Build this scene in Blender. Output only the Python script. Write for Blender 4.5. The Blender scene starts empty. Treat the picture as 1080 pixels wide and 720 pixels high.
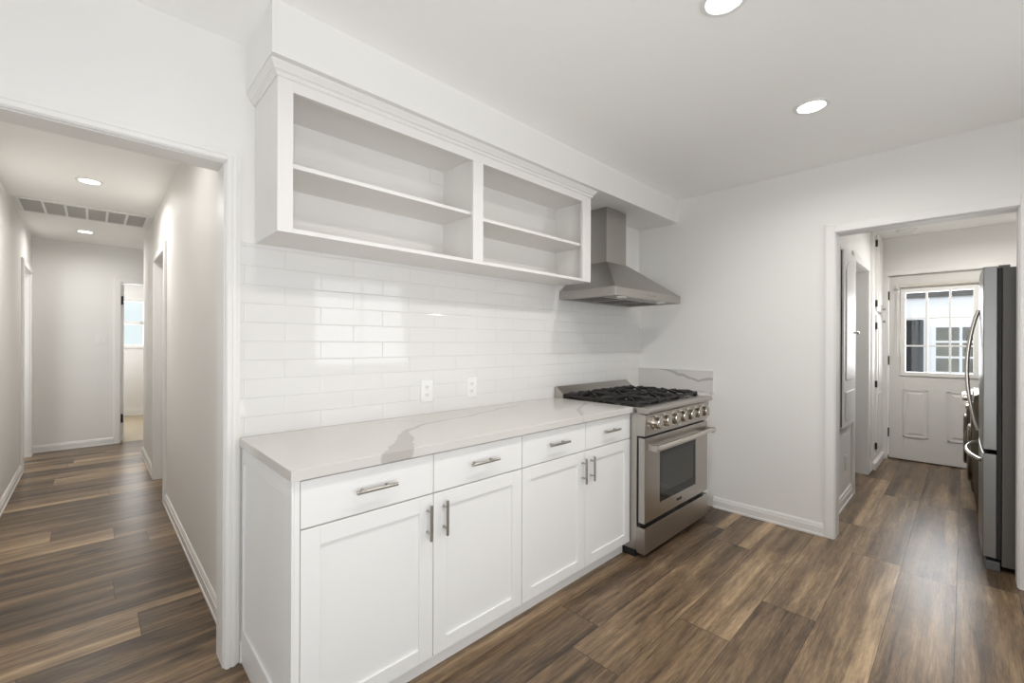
import bpy, bmesh, math, random
from mathutils import Vector, Matrix
random.seed(7)
PI = math.pi
SC = bpy.context.scene
COL = SC.collection

# ------------------------------------------------------------------ camera, world, lights, exposure
cam = bpy.data.cameras.new('camera')
cam.sensor_width = 36.0
cam.lens = 460.01 / 1080 * 36.0
cam.shift_y = (361.4 - 360.0) / 1080
cam.clip_start = 0.02
camo = bpy.data.objects.new('camera', cam); COL.objects.link(camo)
yw, rl = math.radians(43.958), math.radians(0.2187)
F = Vector((math.sin(yw), math.cos(yw), 0)); R = Vector((math.cos(yw), -math.sin(yw), 0)); U = Vector((0, 0, 1))
R2 = R * math.cos(rl) + U * math.sin(rl); U2 = U * math.cos(rl) - R * math.sin(rl)
mw = Matrix(((R2.x, U2.x, -F.x, -3.586), (R2.y, U2.y, -F.y, -2.0534), (R2.z, U2.z, -F.z, 1.3051), (0, 0, 0, 1)))
camo.matrix_world = mw
SC.camera = camo

w = bpy.data.worlds.new('world'); SC.world = w; w.use_nodes = True
bg = w.node_tree.nodes['Background']
bg.inputs[0].default_value = (0.90, 0.95, 1.0, 1); bg.inputs[1].default_value = 1.9

SC.view_settings.view_transform = 'Standard'; SC.view_settings.look = 'None'
SC.view_settings.gamma = 1.0; SC.view_settings.use_curve_mapping = False
SC.view_settings.exposure = -0.04
SC.cycles.use_denoising = True
SC.cycles.max_bounces = 14; SC.cycles.diffuse_bounces = 8; SC.cycles.glossy_bounces = 5
SC.cycles.transmission_bounces = 8; SC.cycles.transparent_max_bounces = 12
SC.cycles.sample_clamp_indirect = 6.0
SC.cycles.caustics_reflective = False; SC.cycles.caustics_refractive = False

def area(name, loc, size, power, direction, color=(1, 1, 1), sy=None, spread=PI):
    l = bpy.data.lights.new(name, 'AREA'); l.energy = power; l.color = color
    l.shape = 'RECTANGLE' if sy else 'DISK'
    l.size = size
    if sy: l.size_y = sy
    l.spread = spread
    o = bpy.data.objects.new(name, l); COL.objects.link(o); o.location = loc
    o.rotation_euler = Vector(direction).to_track_quat('-Z', 'Y').to_euler()
    return o
# daylight at the rooms' openings, plus added fill areas as marked
area('daylight_kitchen_window', (-1.125, -3.27, 1.55), 1.2, 7, (0, 1, 0.25), (0.98, 0.99, 1), 1.05)
area('added_fill_front', (-3.4, -3.27, 1.1), 1.7, 36, (0.25, 1, 1.05), (0.98, 0.99, 1), 2.0)  # added fill at an invented patio door, tilted up for the ceiling
area('added_fill_living', (-5.66, -1.7, 1.35), 2.7, 15, (1, 0.05, 0.9), (0.98, 0.99, 1), 2.0)  # added fill behind the camera, standing at an invented window
area('added_fill_bedroom_side', (-1.64, 6.9, 1.6), 1.0, 90, (-1, 0, 0), (0.97, 0.985, 1), 1.0)  # added fill at an invented side window, brightening the bedroom
area('daylight_bedroom_back_window', (-3.31, 8.26, 1.63), 0.8, 14, (0, -1, 0), (0.97, 0.985, 1), 0.75)
area('added_fill_left_room', (-5.06, 4.3, 1.5), 1.0, 16, (1, 0, 0), (0.97, 0.99, 1), 1.2)  # added fill in the left room, whose wall has no window
area('added_fill_side_room', (-2.14, 2.6, 1.5), 1.0, 3.5, (-1, 0, 0), (0.97, 0.99, 1), 1.2)  # added fill for the hall side doorway; this room has no window
area('area_light_closet', (1.6, -0.32, 1.6), 0.6, 4, (0, -1, 0), (0.98, 0.99, 1), 0.8)  # area light just in front of the closed closet wall
area('daylight_back_door', (3.12, -1.855, 1.44), 0.52, 16, (-1, 0, 0), (0.96, 0.98, 1), 0.9)

# ------------------------------------------------------------------ materials
def mat(name, color, rough=0.5, metal=0.0, spec=None, bump=0.0, bscale=200, var=0.0, vscale=3.0, stretch=(1, 1, 1), coat=0.0):
    m = bpy.data.materials.new(name); m.use_nodes = True
    nt = m.node_tree; b = nt.nodes['Principled BSDF']
    b.inputs['Base Color'].default_value = (*color, 1); b.inputs['Roughness'].default_value = rough
    b.inputs['Metallic'].default_value = metal
    if spec is not None: b.inputs['Specular IOR Level'].default_value = spec
    if coat: b.inputs['Coat Weight'].default_value = coat; b.inputs['Coat Roughness'].default_value = 0.1
    tc = nt.nodes.new('ShaderNodeTexCoord'); mp = nt.nodes.new('ShaderNodeMapping')
    mp.inputs['Scale'].default_value = stretch
    nt.links.new(tc.outputs['Object'], mp.inputs[0])
    n = nt.nodes.new('ShaderNodeTexNoise'); n.inputs['Scale'].default_value = vscale; n.inputs['Detail'].default_value = 4
    nt.links.new(mp.outputs[0], n.inputs[0])
    mr = nt.nodes.new('ShaderNodeMapRange'); mr.inputs[3].default_value = 1 - var; mr.inputs[4].default_value = 1 + var
    nt.links.new(n.outputs[0], mr.inputs[0])
    hs = nt.nodes.new('ShaderNodeMix'); hs.data_type = 'RGBA'; hs.blend_type = 'MULTIPLY'; hs.inputs[0].default_value = 1
    hs.inputs[6].default_value = (*color, 1)
    cb = nt.nodes.new('ShaderNodeCombineColor')
    for i in range(3): nt.links.new(mr.outputs[0], cb.inputs[i])
    nt.links.new(cb.outputs[0], hs.inputs[7]); nt.links.new(hs.outputs[2], b.inputs['Base Color'])
    if bump:
        n2 = nt.nodes.new('ShaderNodeTexNoise'); n2.inputs['Scale'].default_value = bscale; n2.inputs['Detail'].default_value = 3
        nt.links.new(mp.outputs[0], n2.inputs[0])
        bp = nt.nodes.new('ShaderNodeBump'); bp.inputs['Strength'].default_value = bump; bp.inputs['Distance'].default_value = 0.002
        nt.links.new(n2.outputs[0], bp.inputs['Height']); nt.links.new(bp.outputs[0], b.inputs['Normal'])
    return m
def emis(name, color, s):
    m = bpy.data.materials.new(name); m.use_nodes = True; b = m.node_tree.nodes['Principled BSDF']
    b.inputs['Base Color'].default_value = (*color, 1)
    b.inputs['Emission Color'].default_value = (*color, 1); b.inputs['Emission Strength'].default_value = s
    return m

WALL = mat('wall_paint', (0.80, 0.79, 0.77), 0.6, bump=0.08, bscale=120, var=0.008)
CEIL = mat('ceiling_paint', (0.93, 0.925, 0.91), 0.75, bump=0.1, bscale=90, var=0.008)
TRIM = mat('trim_paint', (0.80, 0.79, 0.77), 0.42, var=0.006)
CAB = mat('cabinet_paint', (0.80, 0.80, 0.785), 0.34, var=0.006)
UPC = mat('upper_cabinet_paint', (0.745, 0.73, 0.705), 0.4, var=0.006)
STEEL = mat('brushed_steel', (0.50, 0.475, 0.44), 0.30, 1.0, bump=0.05, bscale=60, var=0.05, vscale=12, stretch=(0.5, 12, 12))
STEELV = mat('brushed_steel_hood', (0.46, 0.44, 0.41), 0.33, 1.0, bump=0.05, bscale=60, var=0.05, vscale=12, stretch=(1, 1, 14))
CHROME = mat('polished_steel', (0.72, 0.68, 0.62), 0.14, 1.0)
NICKEL = mat('brushed_nickel', (0.42, 0.40, 0.37), 0.3, 1.0)
BLACK = mat('black_gap', (0.012, 0.012, 0.012), 0.6)
IRON = mat('cast_iron', (0.012, 0.010, 0.009), 0.45, bump=0.3, bscale=150)
ENAMEL = mat('black_enamel', (0.02, 0.02, 0.02), 0.18)
BRASS = mat('burner_brass', (0.10, 0.085, 0.065), 0.35, 1.0)
OVENGLASS = mat('oven_glass', (0.035, 0.035, 0.033), 0.06, spec=0.4, var=0.1, vscale=4)
FRSIDE = mat('fridge_side', (0.105, 0.10, 0.092), 0.5, bump=0.1, bscale=300)
FRDOOR = mat('fridge_steel', (0.25, 0.25, 0.24), 0.33, 1.0, var=0.04, vscale=10, stretch=(10, 10, 0.6))
FRFOOT = mat('fridge_grille', (0.12, 0.12, 0.12), 0.5)
GRAPH = mat('graphite_enamel', (0.11, 0.09, 0.065), 0.3, 0.8)
PLATE = mat('plate_plastic', (0.80, 0.80, 0.785), 0.35)
SLOT = mat('outlet_slot', (0.10, 0.10, 0.10), 0.6)
HINGE = mat('dark_hinge', (0.05, 0.045, 0.04), 0.45, 0.6)
VENTG = mat('vent_mesh', (0.36, 0.35, 0.33), 0.7)
LAMP = emis('lamp_lens', (1, 0.99, 0.96), 9)
EXTW = mat('outdoor_white_siding', (0.85, 0.87, 0.9), 0.7)
EXTD = mat('outdoor_dark_screen', (0.018, 0.019, 0.021), 0.8, spec=0.2)
EXTE = mat('outdoor_eave', (0.12, 0.115, 0.11), 0.7)
CONC = mat('patio_concrete', (0.4, 0.39, 0.37), 0.9, var=0.1)
BEDF = mat('bedroom_floor_tan', (0.52, 0.43, 0.31), 0.5, var=0.12, vscale=4, stretch=(0.6, 5, 1))
OVENIN = mat('oven_rack', (0.18, 0.18, 0.17), 0.3, 0.8)

def glass_mat():
    m = bpy.data.materials.new('window_glass'); m.use_nodes = True; nt = m.node_tree
    b = nt.nodes['Principled BSDF']; out = nt.nodes['Material Output']
    b.inputs['Base Color'].default_value = (1, 1, 1, 1); b.inputs['Roughness'].default_value = 0.02
    tr = nt.nodes.new('ShaderNodeBsdfTransparent'); mx = nt.nodes.new('ShaderNodeMixShader')
    fr = nt.nodes.new('ShaderNodeFresnel'); fr.inputs[0].default_value = 1.45
    gl = nt.nodes.new('ShaderNodeBsdfGlossy'); gl.inputs['Roughness'].default_value = 0.02
    nt.links.new(fr.outputs[0], mx.inputs[0]); nt.links.new(tr.outputs[0], mx.inputs[1]); nt.links.new(gl.outputs[0], mx.inputs[2])
    nt.links.new(mx.outputs[0], out.inputs[0])
    return m
GLASS = glass_mat()

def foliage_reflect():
    m = mat('glass_painted_foliage', (0.10, 0.105, 0.08), 0.3, spec=0.3, var=0.9, vscale=3.2)  # reflected greenery painted into the pane colour as mottling
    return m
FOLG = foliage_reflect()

class NG:
    """small helper for math node chains"""
    def __init__(s, nt): s.nt = nt
    def m(s, op, a, b=None, c=None, clamp=False):
        n = s.nt.nodes.new('ShaderNodeMath'); n.operation = op; n.use_clamp = clamp
        for i, v in enumerate((a, b, c)):
            if v is None: continue
            if isinstance(v, (int, float)): n.inputs[i].default_value = v
            else: s.nt.links.new(v, n.inputs[i])
        return n.outputs[0]

def quartz(name, segs, axes, base=(0.63, 0.61, 0.58), vein=(0.38, 0.355, 0.33)):
    """white quartz with veins at given polylines in object space (which equals world space here)"""
    m = bpy.data.materials.new(name); m.use_nodes = True; nt = m.node_tree; b = nt.nodes['Principled BSDF']; g = NG(nt)
    b.inputs['Roughness'].default_value = 0.16
    geo = nt.nodes.new('ShaderNodeNewGeometry')
    nz = nt.nodes.new('ShaderNodeTexNoise'); nz.inputs['Scale'].default_value = 9; nz.inputs['Detail'].default_value = 5
    nt.links.new(geo.outputs['Position'], nz.inputs[0])
    sep = nt.nodes.new('ShaderNodeSeparateXYZ'); nt.links.new(geo.outputs['Position'], sep.inputs[0])
    sc = nt.nodes.new('ShaderNodeSeparateColor'); nt.links.new(nz.outputs[1], sc.inputs[0])
    wob = [g.m('MULTIPLY_ADD', sc.outputs[i], 0.07, -0.035) for i in (0, 1)]
    P = g.m('ADD', sep.outputs[axes[0]], wob[0]); Q = g.m('ADD', sep.outputs[axes[1]], wob[1])
    acc = None
    for (x0, y0, w0, x1, y1, w1, st) in segs:
        dx, dy = x1 - x0, y1 - y0; L2 = dx * dx + dy * dy
        px = g.m('SUBTRACT', P, x0); py = g.m('SUBTRACT', Q, y0)
        t = g.m('ADD', g.m('MULTIPLY', px, dx / L2), g.m('MULTIPLY', py, dy / L2), clamp=True)
        ex = g.m('SUBTRACT', px, g.m('MULTIPLY', t, dx)); ey = g.m('SUBTRACT', py, g.m('MULTIPLY', t, dy))
        d = g.m('SQRT', g.m('ADD', g.m('MULTIPLY', ex, ex), g.m('MULTIPLY', ey, ey)))
        wd = g.m('MULTIPLY_ADD', t, (w1 - w0), w0)
        v = g.m('DIVIDE', g.m('SUBTRACT', wd, d), 0.006, clamp=True)
        v = g.m('MULTIPLY', v, st)
        acc = v if acc is None else g.m('MAXIMUM', acc, v)
    n2 = nt.nodes.new('ShaderNodeTexNoise'); n2.inputs['Scale'].default_value = 2.5; n2.inputs['Detail'].default_value = 3
    nt.links.new(geo.outputs['Position'], n2.inputs[0])
    cloud = g.m('MULTIPLY_ADD', n2.outputs[0], 0.25, -0.05, clamp=True)
    tot = g.m('MAXIMUM', g.m('MULTIPLY', acc, 0.75) if acc else 0.0, g.m('MULTIPLY', cloud, 0.6))
    mx = nt.nodes.new('ShaderNodeMix'); mx.data_type = 'RGBA'
    nt.links.new(tot, mx.inputs[0]); mx.inputs[6].default_value = (*base, 1); mx.inputs[7].default_value = (*vein, 1)
    nt.links.new(mx.outputs[2], b.inputs['Base Color'])
    return m
def poly(pts, st=1.0):
    return [(*pts[i], *pts[i + 1], st) for i in range(len(pts) - 1)]
QZ = quartz('quartz_counter', poly([(-2.83, -.70, .055), (-2.74, -.58, .045), (-2.66, -.46, .03), (-2.60, -.36, .020), (-2.42, -.255, .015), (-2.17, -.225, .011), (-1.82, -.132, .009), (-1.6, -.10, .003)])
            + poly([(-2.40, -.21, .010), (-2.47, -.12, .008), (-2.575, -.085, .007), (-2.80, -.04, .004)], .7)
            + poly([(-1.81, 0.0, .002), (-1.76, -.11, .003)], .7)
            + poly([(-1.08, -.20, .004), (-1.30, -.36, .008), (-1.52, -.473, .016), (-1.60, -.56, .02), (-1.72, -.66, .004)], .6), (0, 1))
QS = quartz('quartz_splash', poly([(-.22, 1.08, .010), (-.34, 1.066, .013), (-.425, 1.040, .018), (-.475, 1.010, .015), (-.56, 1.003, .012), (-.70, 1.022, .018)]), (1, 2), base=(0.66, 0.64, 0.62))

def floor_mat():
    m = bpy.data.materials.new('vinyl_plank_floor'); m.use_nodes = True; nt = m.node_tree; b = nt.nodes['Principled BSDF']; g = NG(nt)
    uv = nt.nodes.new('ShaderNodeUVMap'); uv.uv_map = 'grain'
    ue = nt.nodes.new('ShaderNodeUVMap'); ue.uv_map = 'edge'
    at = nt.nodes.new('ShaderNodeAttribute'); at.attribute_name = 'plank'
    sa = nt.nodes.new('ShaderNodeSeparateColor'); nt.links.new(at.outputs[0], sa.inputs[0])
    def mapping(sx, sy):
        mp = nt.nodes.new('ShaderNodeMapping'); mp.inputs['Scale'].default_value = (sx, sy, 1)
        nt.links.new(uv.outputs[0], mp.inputs[0]); return mp.outputs[0]
    def noise(sx, sy, detail=4, dist=0.0, rough=0.5):
        n = nt.nodes.new('ShaderNodeTexNoise'); n.inputs['Scale'].default_value = 1.0; n.inputs['Detail'].default_value = detail
        n.inputs['Distortion'].default_value = dist; n.inputs['Roughness'].default_value = rough
        nt.links.new(mapping(sx, sy), n.inputs[0]); return n.outputs[0]
    se = nt.nodes.new('ShaderNodeSeparateXYZ'); nt.links.new(ue.outputs[0], se.inputs[0])
    streak = noise(0.55, 13.0, 3, 0.35)
    patch = noise(1.7, 7.0, 6, 0.6, 0.7)
    fine = noise(3.2, 62.0, 7, 1.0, 0.75)
    grain = noise(14.0, 330.0, 3)
    # sapwood stripe along one edge of some planks
    wob = noise(0.9, 1.0, 3)
    edge_v = g.m('ADD', se.outputs[1], g.m('MULTIPLY_ADD', wob, 0.35, -0.175))
    sap = g.m('DIVIDE', g.m('SUBTRACT', 0.34, edge_v), 0.06, clamp=True)
    sap = g.m('MULTIPLY', sap, g.m('GREATER_THAN', sa.outputs[1], 0.60))
    t = g.m('MULTIPLY_ADD', streak, 0.95, -0.475)
    t = g.m('ADD', t, g.m('MULTIPLY_ADD', patch, 0.85, -0.425))
    t = g.m('ADD', t, g.m('MULTIPLY_ADD', fine, 0.95, -0.475))
    t = g.m('ADD', t, g.m('MULTIPLY_ADD', grain, 0.34, -0.17))
    t = g.m('ADD', t, g.m('MULTIPLY_ADD', sa.outputs[0], 0.34, 0.24))
    t = g.m('ADD', t, g.m('MULTIPLY', sap, 0.24))
    # knots, few and far between
    vo = nt.nodes.new('ShaderNodeTexVoronoi'); vo.inputs['Scale'].default_value = 1.0; nt.links.new(mapping(1.6, 4.2), vo.inputs[0])
    kn = g.m('SUBTRACT', 1.0, g.m('DIVIDE', g.m('ADD', vo.outputs[0], g.m('MULTIPLY_ADD', fine, 0.10, -0.05)), 0.13, clamp=True), clamp=True)
    t = g.m('SUBTRACT', t, g.m('MULTIPLY', kn, 0.42))
    cr = nt.nodes.new('ShaderNodeValToRGB'); e = cr.color_ramp.elements
    e[0].position = 0.05; e[0].color = (0.050, 0.034, 0.022, 1)
    e[1].position = 0.98; e[1].color = (0.66, 0.48, 0.295, 1)
    for p, c in ((0.28, (0.130, 0.087, 0.052)), (0.50, (0.245, 0.167, 0.099)), (0.72, (0.42, 0.295, 0.175))):
        x = cr.color_ramp.elements.new(p); x.color = (*c, 1)
    nt.links.new(t, cr.inputs[0])
    def edge(o, wdt):
        a = g.m('ABSOLUTE', g.m('SUBTRACT', o, 0.5))
        return g.m('GREATER_THAN', a, 0.5 - wdt)
    seam = g.m('MAXIMUM', edge(se.outputs[0], 0.0012), edge(se.outputs[1], 0.0058))
    mx = nt.nodes.new('ShaderNodeMix'); mx.data_type = 'RGBA'
    nt.links.new(g.m('MULTIPLY', seam, 0.75), mx.inputs[0]); nt.links.new(cr.outputs[0], mx.inputs[6]); mx.inputs[7].default_value = (0.02, 0.014, 0.010, 1)
    nt.links.new(mx.outputs[2], b.inputs['Base Color'])
    nt.links.new(g.m('MULTIPLY_ADD', fine, 0.16, 0.22), b.inputs['Roughness'])
    b.inputs['Specular IOR Level'].default_value = 0.34
    bp = nt.nodes.new('ShaderNodeBump'); bp.inputs['Strength'].default_value = 0.35; bp.inputs['Distance'].default_value = 0.0012
    nt.links.new(g.m('SUBTRACT', g.m('ADD', fine, g.m('MULTIPLY', grain, 0.5)), g.m('MULTIPLY', seam, 1.5)), bp.inputs['Height']); nt.links.new(bp.outputs[0], b.inputs['Normal'])
    return m
FLOOR = floor_mat()

def tile_mat():
    m = bpy.data.materials.new('subway_tile'); m.use_nodes = True; nt = m.node_tree; b = nt.nodes['Principled BSDF']; g = NG(nt)
    geo = nt.nodes.new('ShaderNodeNewGeometry'); sep = nt.nodes.new('ShaderNodeSeparateXYZ'); nt.links.new(geo.outputs['Position'], sep.inputs[0])
    TH, TW = 0.0783, 0.306
    v = g.m('DIVIDE', g.m('SUBTRACT', sep.outputs[2], 1.463 - 20 * TH), TH)      # row coordinate
    row = g.m('FLOOR', v); fv = g.m('FRACT', v)
    odd = g.m('MODULO', row, 2.0)
    u = g.m('ADD', g.m('DIVIDE', g.m('SUBTRACT', sep.outputs[0], -2.676 - 20 * TW), TW), g.m('MULTIPLY', odd, 0.5))
    colm = g.m('FLOOR', u); fu = g.m('FRACT', u)
    du = g.m('MULTIPLY', g.m('SUBTRACT', 0.5, g.m('ABSOLUTE', g.m('SUBTRACT', fu, 0.5))), TW)
    dv = g.m('MULTIPLY', g.m('SUBTRACT', 0.5, g.m('ABSOLUTE', g.m('SUBTRACT', fv, 0.5))), TH)
    d = g.m('MINIMUM', du, dv)
    h = g.m('DIVIDE', d, 0.0035, clamp=True)
    grout = g.m('SUBTRACT', 1.0, g.m('DIVIDE', d, 0.0016, clamp=True))
    mx = nt.nodes.new('ShaderNodeMix'); mx.data_type = 'RGBA'
    nt.links.new(grout, mx.inputs[0]); mx.inputs[6].default_value = (0.74, 0.73, 0.715, 1); mx.inputs[7].default_value = (0.58, 0.57, 0.555, 1)
    nt.links.new(mx.outputs[2], b.inputs['Base Color'])
    nt.links.new(g.m('MULTIPLY_ADD', grout, 0.5, 0.05), b.inputs['Roughness'])
    # each tile lies a hair out of plane
    cv = nt.nodes.new('ShaderNodeCombineXYZ'); nt.links.new(row, cv.inputs[0]); nt.links.new(colm, cv.inputs[1])
    wn = nt.nodes.new('ShaderNodeTexWhiteNoise'); wn.noise_dimensions = '3D'; nt.links.new(cv.outputs[0], wn.inputs[0])
    sc = nt.nodes.new('ShaderNodeSeparateColor'); nt.links.new(wn.outputs[1], sc.inputs[0])
    tilt = g.m('ADD', g.m('MULTIPLY', g.m('SUBTRACT', sc.outputs[0], 0.5), g.m('MULTIPLY', fu, 0.8)), g.m('MULTIPLY', g.m('SUBTRACT', sc.outputs[1], 0.5), g.m('MULTIPLY', fv, 0.3)))
    bp = nt.nodes.new('ShaderNodeBump'); bp.inputs['Strength'].default_value = 0.6; bp.inputs['Distance'].default_value = 0.0016
    nt.links.new(g.m('ADD', h, tilt), bp.inputs['Height']); nt.links.new(bp.outputs[0], b.inputs['Normal'])
    return m
TILE = tile_mat()

# ------------------------------------------------------------------ mesh builder
class MB:
    def __init__(s): s.bm = bmesh.new()
    def box(s, x0, x1, y0, y1, z0, z1):
        x0, x1 = min(x0, x1), max(x0, x1); y0, y1 = min(y0, y1), max(y0, y1); z0, z1 = min(z0, z1), max(z0, z1)
        v = [s.bm.verts.new(p) for p in ((x0, y0, z0), (x1, y0, z0), (x1, y1, z0), (x0, y1, z0), (x0, y0, z1), (x1, y0, z1), (x1, y1, z1), (x0, y1, z1))]
        for f in ((0, 3, 2, 1), (4, 5, 6, 7), (0, 1, 5, 4), (1, 2, 6, 5), (2, 3, 7, 6), (3, 0, 4, 7)): s.bm.faces.new([v[i] for i in f])
        return s
    def prism(s, pts, axis, a, b):
        """extrude a 2D outline along axis 'x','y','z' from a to b; pts give the other two coords in xyz order"""
        def P(p, t):
            return {'x': (t, p[0], p[1]), 'y': (p[0], t, p[1]), 'z': (p[0], p[1], t)}[axis]
        A = [s.bm.verts.new(P(p, a)) for p in pts]; B = [s.bm.verts.new(P(p, b)) for p in pts]
        n = len(pts)
        s.bm.faces.new(A); s.bm.faces.new(B[::-1])
        for i in range(n): s.bm.faces.new((A[i], B[i], B[(i + 1) % n], A[(i + 1) % n]))
        return s
    def loft(s, rings, cap=True):
        R = [[s.bm.verts.new(p) for p in r] for r in rings]; n = len(R[0])
        for a, b in zip(R, R[1:]):
            for i in range(n): s.bm.faces.new((a[i], a[(i + 1) % n], b[(i + 1) % n], b[i]))
        if cap: s.bm.faces.new(R[0][::-1]); s.bm.faces.new(R[-1])
        return s
    def tube(s, pts, r, n=12, cap=True):
        pts = [Vector(p) for p in pts]; rings = []
        rs = r if isinstance(r, (list, tuple)) else [r] * len(pts)
        up = None
        for i, p in enumerate(pts):
            d = (pts[min(i + 1, len(pts) - 1)] - pts[max(i - 1, 0)]).normalized()
            if up is None: up = Vector((0, 0, 1)) if abs(d.z) < 0.9 else Vector((1, 0, 0))
            a = d.cross(up).normalized(); b = d.cross(a).normalized(); up = -b if False else up
            rings.append([p + a * rs[i] * math.cos(2 * PI * k / n) + b * rs[i] * math.sin(2 * PI * k / n) for k in range(n)])
        return s.loft(rings, cap)
    def cyl(s, c, axis, h, r, n=24, r2=None):
        c = Vector(c); d = {'x': Vector((1, 0, 0)), 'y': Vector((0, 1, 0)), 'z': Vector((0, 0, 1))}[axis]
        return s.tube([c, c + d * h], [r, r if r2 is None else r2], n)
    def build(s, name, material, parent=None, bevel=0.0, seg=2, smooth=False, origin=None):
        bmesh.ops.recalc_face_normals(s.bm, faces=s.bm.faces[:])
        off = WLOC.get(parent.name, Vector((0, 0, 0))) if parent else None
        if parent is None:
            if origin is None:
                xs = [v.co for v in s.bm.verts]
                origin = Vector(((min(v.x for v in xs) + max(v.x for v in xs)) / 2, (min(v.y for v in xs) + max(v.y for v in xs)) / 2, min(v.z for v in xs)))
            off = Vector(origin)
        for v in s.bm.verts: v.co -= off
        me = bpy.data.meshes.new(name); s.bm.to_mesh(me); s.bm.free()
        me.materials.append(material)
        o = bpy.data.objects.new(name, me); COL.objects.link(o)
        if parent is None: o.location = off
        else: o.parent = parent
        WLOC[o.name] = off.copy()
        if smooth:
            for p in me.polygons: p.use_smooth = True
            try: me.set_sharp_from_angle(angle=math.radians(35))
            except Exception: pass
        if bevel:
            md = o.modifiers.new('bevel', 'BEVEL'); md.width = bevel; md.segments = seg; md.limit_method = 'ANGLE'; md.angle_limit = math.radians(40)
        return o
WLOC = {}
def root(name, loc, label, cat, group=None):
    o = bpy.data.objects.new(name, None); COL.objects.link(o); o.location = loc; WLOC[o.name] = Vector(loc)
    o.empty_display_size = 0.1
    return tag(o, label, cat, group)
def tag(o, label, cat, group=None, kind=None):
    o['label'] = label; o['category'] = cat
    if group: o['group'] = group
    if kind: o['kind'] = kind
    return o
def struct(o): o['kind'] = 'structure'; return o
def copy_tree(o, parent=None):
    c = o.copy(); COL.objects.link(c)
    if parent: c.parent = parent
    WLOC[c.name] = WLOC[o.name]
    for ch in list(o.children):
        if ch.name in COL.objects: copy_tree(ch, c)
    return c

# ------------------------------------------------------------------ floor
def build_floor():
    PW = 0.228
    known = {3: -0.575, 2: -1.57, 1: -1.13, 0: -0.15, -1: -1.75, 12: -3.497, 15: -3.31, 16: -3.472, 17: -3.777, 9: -3.79, 13: -4.3}
    known[4] = -1.9
    bm = bmesh.new(); ug = bm.loops.layers.uv.new('grain'); ue = bm.loops.layers.uv.new('edge'); cl = bm.loops.layers.color.new('plank')
    X0, X1, L = -5.7, 3.12, 1.52
    for k in range(-7, 33):
        y0, y1 = -1.8 + k * PW, -1.8 + (k + 1) * PW
        if k == 32: y1 = 5.53
        e = known.get(k, random.uniform(-2, 0))
        x = e - L * math.ceil((e - X0) / L)
        while x < X1:
            a, b = max(x, X0), min(x + L, X1)
            if b - a > 0.001:
                vs = [bm.verts.new(p) for p in ((a, y0, 0), (b, y0, 0), (b, y1, 0), (a, y1, 0))]
                f = bm.faces.new(vs)
                r1, r2, r3 = random.random(), random.uniform(0, 50), random.uniform(0, 50)
                flip = random.choice((-1, 1))
                for lp in f.loops:
                    c = lp.vert.co
                    lp[ug].uv = (c.x + r2, flip * (c.y + r3))
                    lp[ue].uv = ((c.x - x) / L, (c.y - y0) / PW)
                    lp[cl] = (r1, r2 / 50, r3 / 50, 1)
            x += L
    me = bpy.data.meshes.new('floor'); bm.to_mesh(me); bm.free(); me.materials.append(FLOOR)
    o = bpy.data.objects.new('floor', me); COL.objects.link(o); struct(o)
build_floor()
struct(MB().box(-5.72, 3.12, -3.42, 8.25, -0.12, -0.004).build('floor_slab', CONC))
struct(MB().box(-5.0, -1.6, 5.53, 8.11, -0.004, 0.0).build('floor_bedroom', BEDF))
struct(MB().box(3.12, 9.0, -6, 3, -0.2, -0.05).build('floor_patio', CONC))

# ------------------------------------------------------------------ room shell
H = 2.517
def wallx(name, y0, y1, xa, xb, holes=(), z1=H, m=WALL):
    """wall running along X, thickness y0..y1; holes = (xa,xb,za,zb)"""
    b = MB(); xs = xa
    for (h0, h1, a, c) in sorted(holes):
        if h0 > xs: b.box(xs, h0, y0, y1, 0, z1)
        if a > 0: b.box(h0, h1, y0, y1, 0, a)
        if c < z1: b.box(h0, h1, y0, y1, c, z1)
        xs = h1
    if xb > xs: b.box(xs, xb, y0, y1, 0, z1)
    return struct(b.build(name, m))
def wally(name, x0, x1, ya, yb, holes=(), z1=H, m=WALL):
    b = MB(); ys = ya
    for (h0, h1, a, c) in sorted(holes):
        if h0 > ys: b.box(x0, x1, ys, h0, 0, z1)
        if a > 0: b.box(x0, x1, h0, h1, 0, a)
        if c < z1: b.box(x0, x1, h0, h1, c, z1)
        ys = h1
    if yb > ys: b.box(x0, x1, ys, yb, 0, z1)
    return struct(b.build(name, m))
HOLE_L = (-4.03, -3.202)          # cased opening to the hall
wallx('wall_counter', 0, 0.12, -5.72, 0, [(HOLE_L[0], HOLE_L[1], 0, 2.022)])
wally('wall_right', 0, 0.12, -3.2, 0.12, [(-2.258, -1.454, 0, 2.048)])
wallx('wall_front', -3.32, -3.2, -5.72, 0.12, [(-1.75, -0.5, 1.0, 2.1), (-4.3, -2.5, 0.04, 2.12)])
wally('wall_living', -5.72, -5.6, -3.2, 0, [(-3.05, -0.35, 0.3, 2.3)])
# hall
wally('wall_hall_left', -4.206, -4.086, 0.12, 5.47, [(4.45, 5.24, 0, 2.06)])
wally('wall_hall_right', -3.15, -3.03, 0.12, 4.575, [(2.47, 3.25, 0, 2.05)])
wallx('wall_hall_far', 5.47, 5.59, -5.2, -2.0, [(-3.317, -2.55, 0, 2.06)])
wally('wall_side_room', -2.12, -2.0, 0.12, 5.47)
wally('wall_left_room', -5.2, -5.08, 0.12, 5.47)
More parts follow.
